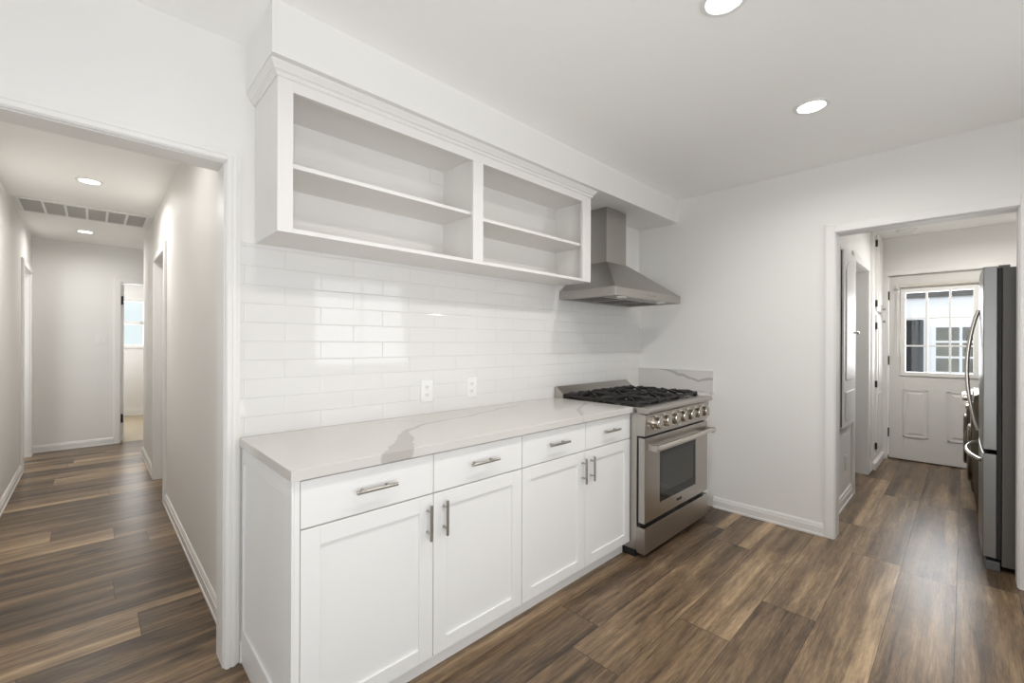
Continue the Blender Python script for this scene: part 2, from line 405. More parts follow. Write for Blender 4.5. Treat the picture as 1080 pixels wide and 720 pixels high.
# bedroom
wallx('wall_bedroom', 8.11, 8.23, -5.0, -1.6, [(-3.75, -2.88, 1.2, 2.06)])
wally('wall_bedroom_left', -5.0, -4.88, 5.59, 8.11)
wally('wall_bedroom_right', -1.72, -1.6, 5.59, 8.11, [(6.35, 7.45, 1.05, 2.1)])
struct(MB().box(-7, 1, 10.4, 10.5, -.1, 4.0).build('wall_backdrop', mat('pale_backdrop', (.64, .69, .68), .8)))  # added pale backdrop toning down the overexposed view from the bedroom window
# back room
wallx('wall_back_left', -1.375, -1.255, 0.12, 2.97, [(1.225, 2.01, 0, 2.034)])
wallx('wall_back_right', -3.07, -2.95, 0.12, 2.97)
wally('wall_back_end', 2.97, 3.09, -3.07, -0.2, [(-2.27, -1.44, 0, 2.085)])
wallx('wall_closet', -0.3, -0.2, 0.12, 2.97)
struct(MB().box(-5.72, 3.09, -3.32, 8.23, H, H + 0.1).build('ceiling', CEIL))
struct(MB().box(-3.1312, 0, -0.3606, 0, 2.3275, H).build('wall_soffit', WALL))
struct(MB().box(-3.15, 0, -0.008, 0, 0.90, 1.7135).build('wall_backsplash', TILE))

# casings: stepped U-shaped trims, built from boxes
def casing(name, plane, axis, sgn, a, b, top, w, steps=((0, 1, 0.012), (0.0, 0.82, 0.017), (0.30, 0.62, 0.021)), zb=0.0, sides=(1, 1), m=TRIM):
    """axis 'x': opening a..b along X on wall plane y=plane; steps: from/to (fraction of width, 0 = inner), depth; sgn = side it projects to"""
    bb = MB()
    for (f0, f1, d) in steps:
        i0, i1 = w * f0, w * f1
        p0, p1 = sorted((plane, plane + sgn * d))
        def put(u0, u1, z0, z1):
            if axis == 'x': bb.box(u0, u1, p0, p1, z0, z1)
            else: bb.box(p0, p1, u0, u1, z0, z1)
        if sides[0]: put(a - i1, a - i0, zb, top + i1)
        if sides[1]: put(b + i0, b + i1, zb, top + i1)
        put(a - i0, b + i0, top + i0, top + i1)
    return struct(bb.build(name, m, bevel=0.002, seg=2))
FL = ((0, 1, 0.010), (0.04, 0.80, 0.016), (0.10, 0.34, 0.020), (0.46, 0.70, 0.020))
def jamb(name, axis, p0, p1, a, b, top, t=0.015, m=TRIM):
    bb = MB()
    if axis == 'x':
        bb.box(a - .001, a + t, p0, p1, 0, top); bb.box(b - t, b + .001, p0, p1, 0, top); bb.box(a + t, b - t, p0, p1, top - t, top + .001)
    else:
        bb.box(p0, p1, a - .001, a + t, 0, top); bb.box(p0, p1, b - t, b + .001, 0, top); bb.box(p0, p1, a + t, b - t, top - t, top + .001)
    return struct(bb.build(name, m))
casing('trim_1', 0, 'x', -1, HOLE_L[0], HOLE_L[1], 2.022, 0.052, FL)
jamb('trim_2', 'x', 0.0, 0.12, HOLE_L[0], HOLE_L[1], 2.022, 0.004)
FLAT = ((0, 1, 0.014), (0.05, 0.85, 0.019))
casing('trim_3', 0, 'y', -1, -2.258, -1.454, 2.048, 0.06, FLAT)
jamb('trim_4', 'y', 0.0, 0.12, -2.258, -1.454, 2.048, 0.004, WALL)
casing('trim_5', 0.12, 'y', 1, -2.258, -1.454, 2.048, 0.05, FLAT)
casing('trim_6', -3.15, 'y', -1, 2.47, 3.25, 2.05, 0.07, FLAT)
jamb('trim_7', 'y', -3.15, -3.03, 2.47, 3.25, 2.05, 0.004)
casing('trim_8', -4.086, 'y', 1, 4.45, 5.24, 2.06, 0.07, FLAT)
jamb('trim_9', 'y', -4.206, -4.086, 4.45, 5.24, 2.06, 0.004)
casing('trim_10', 5.47, 'x', -1, -3.317, -2.55, 2.06, 0.065, FLAT)
jamb('trim_11', 'x', 5.47, 5.59, -3.317, -2.55, 2.06, 0.004)
casing('trim_12', -1.375, 'x', -1, 1.225, 2.01, 2.034, 0.08, FLAT)
jamb('trim_13', 'x', -1.375, -1.255, 1.225, 2.01, 2.034, 0.004)
casing('trim_14', 2.97, 'y', -1, -2.265, -1.445, 2.083, 0.06, FLAT)
# bedroom door standing open, seen edge-on
bd = struct(MB().box(-3.313, -3.279, 5.596, 6.34, .01, 2.05).build('door_2', TRIM, bevel=.001))
for z in (0.30, 1.84): MB().box(-3.3155, -3.287, 5.575, 5.5955, z - .055, z + .055).build('hinge', BLACK, bd)

def baseboard(name, axis, plane, sgn, a, b, h=0.085, t=0.014, quarter=True):
    pr = [(0, 0), (t + .004, 0), (t + .004, h * .15), (t, h * .18), (t, h * .70), (t * .75, h * .74), (t * .75, h * .84), (t * .35, h), (0, h)]
    pts = [(plane + sgn * p[0], p[1]) for p in pr]
    return struct(MB().prism(pts, 'y' if axis == 'y' else 'x', a, b).build(name, TRIM))
baseboard('baseboard_right', 'y', 0, -1, -1.394, -0.665)
baseboard('baseboard_right_front', 'y', 0, -1, -3.2, -2.32)
baseboard('baseboard_hall_right', 'y', -3.15, -1, 0.12, 2.39)
baseboard('baseboard_hall_right_far', 'y', -3.15, -1, 3.33, 4.575)
baseboard('baseboard_hall_left', 'y', -4.086, 1, 0.12, 4.375)
baseboard('baseboard_hall_left_far', 'y', -4.086, 1, 5.32, 5.455)
baseboard('baseboard_hall_far', 'x', 5.47, -1, -4.086, -3.383)
baseboard('baseboard_bedroom', 'x', 8.11, -1, -4.88, -1.72, h=0.13)
baseboard('baseboard_back_left', 'x', -1.375, -1, 0.142, 1.143, h=0.10)
baseboard('baseboard_back_far', 'x', -1.375, -1, 2.095, 2.24, h=0.10)
baseboard('baseboard_counter', 'x', 0, -1, -3.149, -3.137, h=0.085)
baseboard('baseboard_living', 'x', 0, -1, -5.6, -4.085)

# ------------------------------------------------------------------ windows
def window_unit(name, axis, plane0, plane1, a, b, z0, z1, nx, nz, cas=0.06, inner=1, fw=0.035):
    """frame + sash bars + glass; wall spans plane0..plane1; inner = side casing projects to"""
    fr = MB()
    def put(m_, u0, u1, p0, p1, za, zb):
        if axis == 'x': m_.box(u0, u1, p0, p1, za, zb)
        else: m_.box(p0, p1, u0, u1, za, zb)
    mid = (plane0 + plane1) / 2
    put(fr, a, a + fw, plane0, plane1, z0, z1); put(fr, b - fw, b, plane0, plane1, z0, z1)
    put(fr, a + fw, b - fw, plane0, plane1, z0, z0 + fw); put(fr, a + fw, b - fw, plane0, plane1, z1 - fw, z1)
    o = struct(fr.build(name, TRIM, bevel=0.002))
    sb = MB()
    for i in range(1, nx):
        u = a + (b - a) * i / nx; put(sb, u - .012, u + .012, mid - .015, mid + .015, z0 + fw, z1 - fw)
    for i in range(1, nz):
        zz = z0 + (z1 - z0) * i / nz; put(sb, a + fw, b - fw, mid - .02, mid + .02, zz - .03, zz + .03)
    sb.build('window_frame', TRIM, o)
    gl = MB(); put(gl, a + fw, b - fw, mid - .003, mid + .003, z0 + fw, z1 - fw); gl.build('window_pane', GLASS, o)
    if cas:
        ip = plane0 if inner < 0 else plane1
        c = MB(); q0, q1 = sorted((ip, ip + inner * 0.016))
        put(c, a - cas, a, q0, q1, z0 - cas, z1 + cas); put(c, b, b + cas, q0, q1, z0 - cas, z1 + cas)
        put(c, a, b, q0, q1, z1, z1 + cas)
        q0, q1 = sorted((ip, ip + inner * 0.035)); put(c, a - cas, b + cas, q0, q1, z0 - .03, z0)
        c.build('window_sill', TRIM, o)
    return o
window_unit('window_1', 'x', 8.11, 8.23, -3.75, -2.88, 1.22, 2.04, 1, 2, inner=-1)
window_unit('window_5_added', 'y', -1.72, -1.6, 6.35, 7.45, 1.05, 2.1, 2, 1, inner=-1)  # unseen side window added to carry the bedroom fill light
window_unit('window_2', 'x', -3.32, -3.2, -1.75, -0.5, 1.0, 2.1, 2, 1, inner=1)
window_unit('window_4_added', 'x', -3.32, -3.2, -4.3, -2.5, 0.04, 2.12, 2, 1, inner=1)  # unseen glass door added to carry the front fill light
window_unit('window_3_added', 'y', -5.72, -5.6, -3.05, -0.35, 0.3, 2.3, 3, 1, inner=1)  # unseen window added behind the camera for ambient fill

# ------------------------------------------------------------------ back door (half light, two raised panels)
def door_panel_raise(b, x, y0, y1, z0, z1):
    # groove frame and raised field on the side facing -X at plane x
    b.box(x - .004, x, y0, y1, z0, z1)
    for (i0, i1, d) in ((0.0, 0.012, .009),):
        b.box(x - d, x, y0, y1, z0, z0 + i1); b.box(x - d, x, y0, y1, z1 - i1, z1)
        b.box(x - d, x, y0, y0 + i1, z0, z1); b.box(x - d, x, y1 - i1, y1, z0, z1)
    b.loft([[(x - .004, y0 + .03, z0 + .03), (x - .004, y1 - .03, z0 + .03), (x - .004, y1 - .03, z1 - .03), (x - .004, y0 + .03, z1 - .03)],
            [(x - .010, y0 + .05, z0 + .05), (x - .010, y1 - .05, z0 + .05), (x - .010, y1 - .05, z1 - .05), (x - .010, y0 + .05, z1 - .05)]])
DX = 3.0
dY0, dY1 = -2.258, -1.452
GY0, GY1, GZ0, GZ1 = -2.130, -1.583, 0.985, 1.895
d = MB()
d.box(DX, DX + .042, dY0, GY0, 0.012, 2.077); d.box(DX, DX + .042, GY1, dY1, 0.012, 2.077)
d.box(DX, DX + .042, GY0, GY1, 0.012, GZ0); d.box(DX, DX + .042, GY0, GY1, GZ1, 2.077)
DOORM = mat('back_door_paint', (0.69, 0.675, 0.65), 0.40, var=0.006)
door = struct(d.build('door_1', DOORM, bevel=0.0015))
pb = MB(); door_panel_raise(pb, DX, -1.775, -1.578, 0.27, 0.80); door_panel_raise(pb, DX, -2.130, -1.932, 0.27, 0.80)
pb.build('door_panel', DOORM, door)
fb = MB()
for (u0, u1, z0, z1) in ((GY0 - .03, GY0 + .012, GZ0 - .03, GZ1 + .03), (GY1 - .012, GY1 + .03, GZ0 - .03, GZ1 + .03), (GY0 + .012, GY1 - .012, GZ0 - .03, GZ0 + .012), (GY0 + .012, GY1 - .012, GZ1 - .012, GZ1 + .03)):
    fb.box(DX - .014, DX + .05, u0, u1, z0, z1)
for i in (1, 2):
    u = GY0 + (GY1 - GY0) * i / 3; fb.box(DX - .004, DX + .03, u - .009, u + .009, GZ0 + .012, GZ1 - .012)
    z = GZ0 + (GZ1 - GZ0) * i / 3; fb.box(DX - .003, DX + .029, GY0 + .012, GY1 - .012, z - .009, z + .009)
fb.build('window_frame', TRIM, door, bevel=0.002)
MB().box(DX + .010, DX + .016, GY0, GY1, GZ0, GZ1).build('window_pane', GLASS, door)
kb = MB(); kb.cyl((DX - .012, -2.195, 0.86), 'x', .012, .030); kb.cyl((DX - .045, -2.195, 0.86), 'x', .035, .012)
kb.tube([(DX - .075, -2.195, .86), (DX - .068, -2.195, .86), (DX - .055, -2.195, .86), (DX - .043, -2.195, .86)], [.016, .026, .028, .014], 20)
kb.build('door_handle', CHROME, door, smooth=True)
for z in (0.30, 1.12, 1.86):
    MB().box(DX - .008, DX + .006, dY1 - .006, dY1 + .006, z - .05, z + .05).build('hinge', HINGE, door)
# gap/stop and threshold
struct(MB().box(3.05, 3.085, -2.27, -1.44, 0, 0.03).build('trim_15', HINGE))
# the far knob sits at the latch stile; the frame stop
jb = MB(); jb.box(2.985, 3.09, -1.445, -1.4395, 0, 2.085); jb.box(2.985, 3.09, -2.2705, -2.265, 0, 2.085); jb.box(2.985, 3.09, -2.265, -1.445, 2.0805, 2.0855)
struct(jb.build('trim_16', TRIM))
# rolled shade above the glass
sh = root('window_shade', (DX - .03, -1.85, 1.95), 'rolled-up white window shade mounted above the glass of the back door', 'window shade')
MB().cyl((DX - .034, -2.165, 1.955), 'y', .63, .017).build('roll', mat('shade_fabric', (.62, .59, .53), .8), sh, smooth=True)
for y in (-1.533, -2.180): MB().box(DX - .055, DX, y, y + .011, 1.93, 1.985).build('bracket', PLATE, sh)
MB().tube([(DX - .05, -1.545, 1.95), (DX - .05, -1.55, 1.5), (DX - .05, -1.555, 1.20), (DX - .05, -1.535, 1.16), (DX - .05, -1.528, 1.20), (DX - .05, -1.535, 1.5), (DX - .05, -1.54, 1.95)], .0022, 6).build('cord', PLATE, sh)

# ------------------------------------------------------------------ outdoors seen through the back door
ext = root('neighbouring_house', (6.4, -1.8, -0.05), 'white house wall with a dark doorway and paned window seen outside the back door', 'house')
ew = MB(); ew.box(6.0, 6.2, -6, 3, -0.05, 2.05); ew.build('wall', EXTW, ext)
ev = MB(); ev.box(5.96, 6.2, -6, 3, 2.05, 2.13); ev.build('eave', EXTE, ext)
MB().prism([(5.95, 2.13), (6.2, 2.13), (8.5, 3.0), (8.5, 3.1), (5.95, 2.16)], 'y', -6, 3).build('roof', mat('outdoor_roof', (.75, .76, .78), .8), ext)
MB().box(5.975, 6.0, -1.60, -1.20, 0.0, 1.70).build('screen_door', EXTD, ext)
wn = MB(); wn.box(5.97, 6.0, -2.62, -1.70, .85, 1.62)
wf = wn.build('window', EXTW, ext)
wp = MB()
for i in range(3):
    for j in range(3):
        y1 = -1.745 - i * .29; z0 = .885 + j * .24
        wp.box(5.963, 5.969, y1 - .255, y1, z0, z0 + .205)
wp.build('pane', FOLG, wf)

# ------------------------------------------------------------------ handles
def bar_pull(parent, axis, c, L, face_y):
    """axis x or z; centre c, standing off the face at face_y toward -y"""
    yb = face_y - 0.030; b = MB()
    if axis == 'x': b.cyl((c[0] - L / 2, yb, c[1]), 'x', L, .0058, 16)
    else: b.cyl((c[0], yb, c[1] - L / 2), 'z', L, .0058, 16)
    for s in (-1, 1):
        q = s * L * .30
        if axis == 'x': b.cyl((c[0] + q, yb, c[1]), 'y', .030, .0045, 12)
        else: b.cyl((c[0], yb, c[1] + q), 'y', .030, .0045, 12)
    return b.build('handle', NICKEL, parent, smooth=True)

# ------------------------------------------------------------------ base cabinets
FY = -0.625          # door faces
BY = -0.605          # carcass front
def shaker(x0, x1, z0, z1, fy=FY, t=0.020, rail=0.060, rec=0.008):
    b = MB()
    b.box(x0, x1, fy + rec, fy + t, z0, z1)
    b.box(x0, x0 + rail, fy, fy + rec, z0, z1); b.box(x1 - rail, x1, fy, fy + rec, z0, z1)
    b.box(x0 + rail, x1 - rail, fy, fy + rec, z0, z0 + rail * .9); b.box(x0 + rail, x1 - rail, fy, fy + rec, z1 - rail, z1)
    return b
def base_cabinet(x0, x1, splits, label, end_panel=False):
    r = root('base_cabinet', ((x0 + x1) / 2, -.3, 0), label, 'cabinet', 'white base cabinets under the quartz counter')
    b = MB(); b.box(x0, x1, BY, -.009, .085, .8795); b.build('body', CAB, r)
    t = MB(); t.box(x0 + (.0 if end_panel else 0), x1, -.572, -.02, 0, .085); t.build('toe_kick', CAB, r)
    g = .0018
    for i in range(len(splits) - 1):
        a, c = splits[i] + g, splits[i + 1] - g
        dr = MB().box(a, c, FY, BY, .7225, .872).build('drawer', CAB, r, bevel=.0015)
        bar_pull(dr, 'x', ((a + c) / 2, .802), .150, FY)
        dd = shaker(a, c, .0865, .7175).build('door', CAB, r, bevel=.0012)
        hx = c - .027 if i % 2 == 0 else a + .044
        bar_pull(dd, 'z', (hx, .620), .135, FY)
    if end_panel:
        e = MB(); x = x0
        X0 = -3.1435
        # recessed shaker end panel
        e.box(X0 + .008, x, -.625, -.0095, 0.0, .8795)
        e.box(X0, X0 + .008, -.625, -.560, 0, .8795); e.box(X0, X0 + .008, -.034, -.0095, 0, .8795)
        e.box(X0, X0 + .008, -.560, -.034, 0, .135); e.box(X0, X0 + .008, -.560, -.034, .815, .8795)
        e.build('end_panel', CAB, r, bevel=.0012)
    return r
base_cabinet(-3.119, -2.1395, (-3.119, -2.6285, -2.1395), 'white base cabinet with two shaker doors and two drawers beside the hall opening', True)
base_cabinet(-2.1385, -1.1925, (-2.1385, -1.6515, -1.1920), 'white base cabinet with two shaker doors and two drawers next to the range')
# narrow filler cabinet between range and side wall
r = root('filler_cabinet', (-.13, -.3, 0), 'narrow white filler cabinet between the range and the side wall', 'cabinet')
b = MB(); b.box(-.255, -.002, BY, -.009, .085, .8795); b.build('body', CAB, r)
MB().box(-.255, -.020, -.572, -.02, 0, .085).build('toe_kick', CAB, r)
shaker(-.253, -.004, .0865, .872).build('door', CAB, r, bevel=.0012)

# countertops (origin at world zero so veins sit in place)
b = MB(); b.box(-3.1515, -1.1935, -.645, -.0085, .880, .915)
tag(b.build('countertop', QZ, bevel=.002), 'long white quartz countertop with grey veins left of the range', 'countertop')
b = MB(); b.box(-.257, -.001, -.645, -.0085, .880, .915)
tag(b.build('countertop', QS, bevel=.002), 'short strip of white quartz counter between range and side wall', 'countertop')
sp = MB(); sp.box(-.018, -.001, -.662, -.009, .9155, 1.083)
so = tag(sp.build('side_splash', QS, bevel=.001), 'low veined quartz splash panel on the side wall behind the range corner', 'splash panel')
e = MB(); e.box(-.0195, -.001, -.668, -.6625, .9155, 1.090); e.box(-.0195, -.001, -.6625, -.009, 1.0835, 1.090)
e.build('edge_strip', PLATE, so)

# ------------------------------------------------------------------ upper open cabinet
UX0, UX1, UZ0, UZ1, UD = -3.0973, -1.1659, 1.7135, 2.3265, -.3047
r = root('upper_cabinet', ((UX0 + UX1) / 2, -.15, UZ0), 'open white upper wall cabinet with two shelved bays under the soffit', 'cabinet')
b = MB(); T = .018
YB = -.001
fr = -.286
b.box(UX0, UX0 + T, fr, YB, UZ0, UZ1); b.box(UX1 - T, UX1, fr, YB, UZ0, UZ1)
b.box(UX0 + T, UX1 - T, fr, YB, UZ0, UZ0 + T); b.box(UX0 + T, UX1 - T, fr, YB, 2.262, UZ1)
b.box(UX0 + T, UX1 - T, -.010, YB, UZ0 + T, 2.262)
b.box(-2.160, -2.135, fr, -.010, UZ0 + T, 2.262)
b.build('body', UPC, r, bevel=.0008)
f = MB()
for (x0, x1, z0, z1) in ((UX0, -3.043, UZ0, 2.325), (-2.178, -2.112, UZ0 + .017, 2.240), (-1.252, UX1, UZ0, 2.325), (-3.043, -1.252, UZ0, UZ0 + .017), (-3.043, -1.252, 2.240, 2.325)):
    f.box(x0, x1, UD, fr, z0, z1)
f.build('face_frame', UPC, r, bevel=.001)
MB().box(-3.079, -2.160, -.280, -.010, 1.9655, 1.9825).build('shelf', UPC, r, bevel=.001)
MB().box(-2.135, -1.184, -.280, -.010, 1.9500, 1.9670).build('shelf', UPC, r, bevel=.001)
for x in (-2.160, -1.184):
    MB().box(x - .09, x, -.014, -.010, 2.188, 2.262).build('cleat', UPC, r)
# crown moulding mitred round three sides: profile (outset, height)
prof = [(0, 2.282), (.005, 2.282), (.009, 2.288), (.009, 2.294), (.013, 2.298), (.018, 2.300), (.018, 2.305), (.023, 2.312), (.028, 2.319), (.032, 2.3265), (0, 2.3265)]
cr = MB(); rings = []
for (path, side) in (((UX0, YB), 0), ((UX0, UD), 1), ((UX1, UD), 2), ((UX1, YB), 3)):
    ring = []
    for (o_, z) in prof:
        x, y = path
        if side == 0: ring.append((x - o_, y, z))
        if side == 1: ring.append((x - o_, y - o_, z))
        if side == 2: ring.append((x + o_, y - o_, z))
        if side == 3: ring.append((x + o_, y, z))
    rings.append(ring)
cr.loft(rings); cr.build('crown_moulding', UPC, r)

# ------------------------------------------------------------------ range hood
HX0, HX1, HY = -1.138, -.206, -.480
CX0, CX1, CY = -.812, -.540, -.192
r = root('range_hood', (-.67, -.24, 1.615), 'stainless steel pyramid range hood with square chimney on the tiled wall', 'range hood')
yb = -.0095
b = MB()
b.loft([[(HX0, HY, 1.678), (HX1, HY, 1.678), (HX1, yb, 1.678), (HX0, yb, 1.678)],
        [(CX0 - .008, CY - .008, 1.915), (CX1 + .008, CY - .008, 1.915), (CX1 + .008, yb, 1.915), (CX0 - .008, yb, 1.915)]])
# lip as a hollow rim
t = .012
b.box(HX0, HX1, HY, HY + t, 1.620, 1.678); b.box(HX0, HX0 + t, HY + t, yb, 1.620, 1.678); b.box(HX1 - t, HX1, HY + t, yb, 1.620, 1.678); b.box(HX0 + t, HX1 - t, yb - t, yb, 1.620, 1.678)
b.build('canopy', STEELV, r, bevel=.0015)
b = MB(); b.box(CX0, CX1, CY, yb, 1.915, 2.3265); b.build('chimney', STEELV, r, bevel=.0015)
b = MB(); b.box(HX0 + t, HX1 - t, HY + t, yb - t, 1.628, 1.640); b.build('underside_panel', mat('hood_underside', (.42, .41, .39), .35, 1.0), r)
for i in range(3):
    x0 = HX0 + .05 + i * .28
    fb = MB(); fb.box(x0, x0 + .265, HY + .13, yb - .05, 1.622, 1.628)
    fo = fb.build('filter', STEEL, r, bevel=.001)
    sl = MB()
    for k in range(9): sl.box(x0 + .02 + k * .026, x0 + .032 + k * .026, HY + .15, yb - .07, 1.6195, 1.622)
    sl.build('baffle', mat('baffle_slot', (.16, .155, .15), .5, .6), fo)
for x in (-.95, -.39):
    lb = MB(); lb.cyl((x, HY + .07, 1.618), 'z', .010, .034); lb.build('lamp', mat('hood_lamp', (.95, .95, .92), .2), r, smooth=True)
bt = MB()
for i in range(5): bt.cyl((-.73 + i * .03, HY - .003, 1.649), 'y', .004, .007, 12)
bt.build('button', NICKEL, r)

# ------------------------------------------------------------------ gas range
RX0, RX1 = -1.190, -.262
r = root('gas_range', ((RX0 + RX1) / 2, -.36, 0), 'large stainless steel gas range with seven knobs between counter and side wall', 'range')
b = MB(); b.box(RX0, RX1, -.668, -.030, .045, .905); b.build('body', STEEL, r, bevel=.001)
b = MB(); b.box(RX0 + .003, RX1 - .003, -.655, -.06, 0.0, .045); b.build('base', BLACK, r)
b = MB(); b.box(RX0, RX1, -.722, -.668, .030, .187); b.build('kick_panel', STEEL, r, bevel=.002)
b = MB(); b.box(RX0 + .006, RX1 - .006, -.690, -.668, .187, .740); b.build('door_gap', BLACK, r)
# oven door with window
dz0, dz1 = .215, .730
wx0, wx1, wz0, wz1 = -.998, -.466, .300, .622
b = MB()
b.box(RX0 + .002, wx0, -.720, -.680, dz0, dz1); b.box(wx1, RX1 - .002, -.720, -.680, dz0, dz1)
b.box(wx0, wx1, -.720, -.680, dz0, wz0); b.box(wx0, wx1, -.720, -.680, wz1, dz1)
dr = b.build('oven_door', STEEL, r, bevel=.0015)
b = MB(); b.box(wx0, wx1, -.7165, -.700, wz0, wz1); go = b.build('window', OVENGLASS, dr)
b = MB()
for (x0, x1, z0, z1) in ((wx0, wx0 + .028, wz0, wz1), (wx1 - .028, wx1, wz0, wz1), (wx0 + .028, wx1 - .028, wz1 - .028, wz1), (wx0 + .028, wx1 - .028, wz0, wz0 + .05)):
    b.box(x0, x1, -.7178, -.7166, z0, z1)
b.build('window_border', mat('oven_border', (.01, .01, .01), .1, spec=.3), dr)
b = MB(); hz = .675; hy = -.775
b.cyl((-1.150, hy, hz), 'x', .870, .0150, 20); b.build('handle', CHROME, dr, smooth=True)
for x in (-1.135, -.300): MB().box(x - .022, x + .010, hy - .012, -.720, hz - .022, hz + .018).build('handle_bracket', STEEL, dr, bevel=.004)
# badge with the maker's lettering
tx = bpy.data.curves.new('badge', 'FONT'); tx.body = 'THOR'; tx.size = .026; tx.extrude = .0012; tx.align_x = 'CENTER'; tx.space_character = 1.1
to = bpy.data.objects.new('badge_tmp', tx); COL.objects.link(to)
dg = bpy.context.evaluated_depsgraph_get(); me = bpy.data.meshes.new_from_object(to.evaluated_get(dg)); bpy.data.objects.remove(to)
me.transform(Matrix.Translation(Vector((-.730, -.7216, .252)) - Vector(WLOC[dr.name])) @ Matrix.Rotation(PI / 2, 4, 'X'))
me.materials.clear(); me.materials.append(mat('badge_dark', (.05, .05, .05), .3, .5))
bo = bpy.data.objects.new('badge', me); COL.objects.link(bo); bo.parent = dr
# control panel: slightly raked face and bullnose
b = MB(); b.prism([(-.668, .742), (-.720, .742), (-.728, .872), (-.668, .880)], 'x', RX0, RX1); cp = b.build('control_panel', STEEL, r, bevel=.0015)
b = MB(); b.box(-.740, -.712, -.7245, -.721, .757, .775); b.build('emblem', PLATE, cp)
b = MB(); n = 8
pts = [(-.655, .914), (-.738, .914)] + [(-.738 - .017 * math.sin(a), .897 + .017 * math.cos(a)) for a in [PI * k / n for k in range(1, n)]] + [(-.738, .880), (-.655, .880)]
b.prism(pts, 'x', RX0, RX1); b.build('bullnose', CHROME and STEEL, r, smooth=True)
for i in range(7):
    x = -1.072 + i * .1165
    if i == 6: x = -.372
    kb_ = MB()
    y0 = -.724
    kb_.tube([(x, y0, .815), (x, y0 - .004, .815), (x, y0 - .006, .815)], [.045, .045, .040], 28)
    kn = kb_.build('knob', CHROME, r, smooth=True)
    k2 = MB(); k2.tube([(x, y0 - .006, .815), (x, y0 - .010, .815), (x, y0 - .038, .815), (x, y0 - .042, .815)], [.034, .036, .033, .028], 28)
    k2.build('grip', CHROME, kn, smooth=True)
    k3 = MB(); k3.box(x - .004, x + .004, y0 - .052, y0 - .0385, .786, .844); k3.build('pointer', NICKEL, kn, bevel=.002)
b = MB(); b.cyl((-1.145, -.732, .800), 'y', .012, .009, 14); b.build('light_switch', CHROME, r, smooth=True)
# cooktop
b = MB(); b.box(RX0, RX1, -.657, -.030, .9052, .909)
b.box(RX0, RX0 + .006, -.657, -.030, .909, .914); b.box(RX1 - .022, RX1, -.657, -.030, .909, .916)
b.build('cooktop', STEEL, r, bevel=.001)
MB().box(RX0 + .010, RX1 - .022, -.652, -.085, .909, .911).build('spill_tray', ENAMEL, r)
b = MB(); b.prism([(-.012, .909), (-.012, .990), (-.030, .994), (-.085, .950), (-.085, .909)], 'x', RX0, RX1); b.build('back_guard', STEEL, r, bevel=.0015)
# burners
for i in range(3):
    for y in (-.50, -.22):
        x = -1.025 + i * .292
        bb = MB(); bb.tube([(x, y, .911), (x, y, .922), (x, y, .924)], [.048, .046, .040], 24); bu = bb.build('burner', BRASS, r, smooth=True)
        bb = MB(); bb.tube([(x, y, .924), (x, y, .932), (x, y, .934)], [.036, .036, .030], 24); bb.build('burner_cap', IRON, bu, smooth=True)
# three cast iron grates
def grate(x0, x1, y0, y1, cx, cys):
    b = MB()
    def bar(a, c, tt, z0, z1, z0b=None, z1b=None):
        a, c = Vector((*a, 0)), Vector((*c, 0)); d_ = (c - a).normalized(); n_ = Vector((-d_.y, d_.x, 0)) * tt / 2
        z0b = z0 if z0b is None else z0b; z1b = z1 if z1b is None else z1b
        b.loft([[(*(a - n_).xy, z0), (*(a + n_).xy, z0), (*(a + n_ * .75).xy, z1), (*(a - n_ * .75).xy, z1)],
                [(*(c - n_).xy, z0b), (*(c + n_).xy, z0b), (*(c + n_ * .75).xy, z1b), (*(c - n_ * .75).xy, z1b)]])
    ym = (y0 + y1) / 2
    for (p, q) in (((x0, y0), (x1, y0)), ((x0, y1), (x1, y1)), ((x0, y0), (x0, y1)), ((x1, y0), (x1, y1)), ((x0, ym), (x1, ym))):
        bar(p, q, .014, .926, .940)
    for cy in cys:
        for k in range(8):
            a = k * PI / 4
            ux, uy = math.cos(a), math.sin(a)
            hw = (x1 - x0) / 2; hh = (y1 - y0) / 4
            L = min(hw / abs(ux) if abs(ux) > .01 else 9, hh / abs(uy) if abs(uy) > .01 else 9)
            if k % 2: L *= .97
            # fingers rise from the frame and stand proud towards the burner
            bar((cx + ux * .030, cy + uy * .030), (cx + ux * L * .80, cy + uy * L * .80), .011, .938, .958)
            bar((cx + ux * L * .80, cy + uy * L * .80), (cx + ux * L, cy + uy * L), .011, .938, .958, .926, .944)
    for x in (x0, x1):
        for y in (y0, y1, ym):
            b.loft([[(x - .013, y - .013, .911), (x + .013, y - .013, .911), (x + .013, y + .013, .911), (x - .013, y + .013, .911)],
                    [(x - .009, y - .009, .944), (x + .009, y - .009, .944), (x + .009, y + .009, .944), (x - .009, y + .009, .944)]])
    return b
for i in range(3):
    cx = -1.025 + i * .292
    grate(cx - .140, cx + .140, -.645, -.095, cx, (-.50, -.22)).build('grate', IRON, r, bevel=.0015)

# ------------------------------------------------------------------ outlets, switches
def duplex(loc, axis, label, wdt=.075, hgt=.118, group=None, sgn=-1):
    o = root('wall_outlet', loc, label, 'outlet', group)
    x, y, z = loc; b = MB(); b.box(x - wdt / 2, x + wdt / 2, y, y - .005, z - hgt / 2, z + hgt / 2); p = b.build('cover_plate', PLATE, o, bevel=.0015)
    for s in (-1, 1):
        q = MB(); q.prism([(x + .016 * math.cos(a) * 1.0, z + s * .021 + .0135 * math.sin(a)) for a in [2 * PI * k / 16 for k in range(16)]], 'y', y - .005, y - .0072)
        rc = q.build('receptacle', PLATE, p)
        q = MB(); q.box(x - .0075, x - .005, y - .0072, y - .0076, z + s * .021 - .003, z + s * .021 + .006); q.box(x + .005, x + .0075, y - .0072, y - .0076, z + s * .021 - .003, z + s * .021 + .005)
        q.cyl((x, y - .0076, z + s * .021 - .0085), 'y', .0004, .0022, 10); q.build('slot', SLOT, rc)
    return o
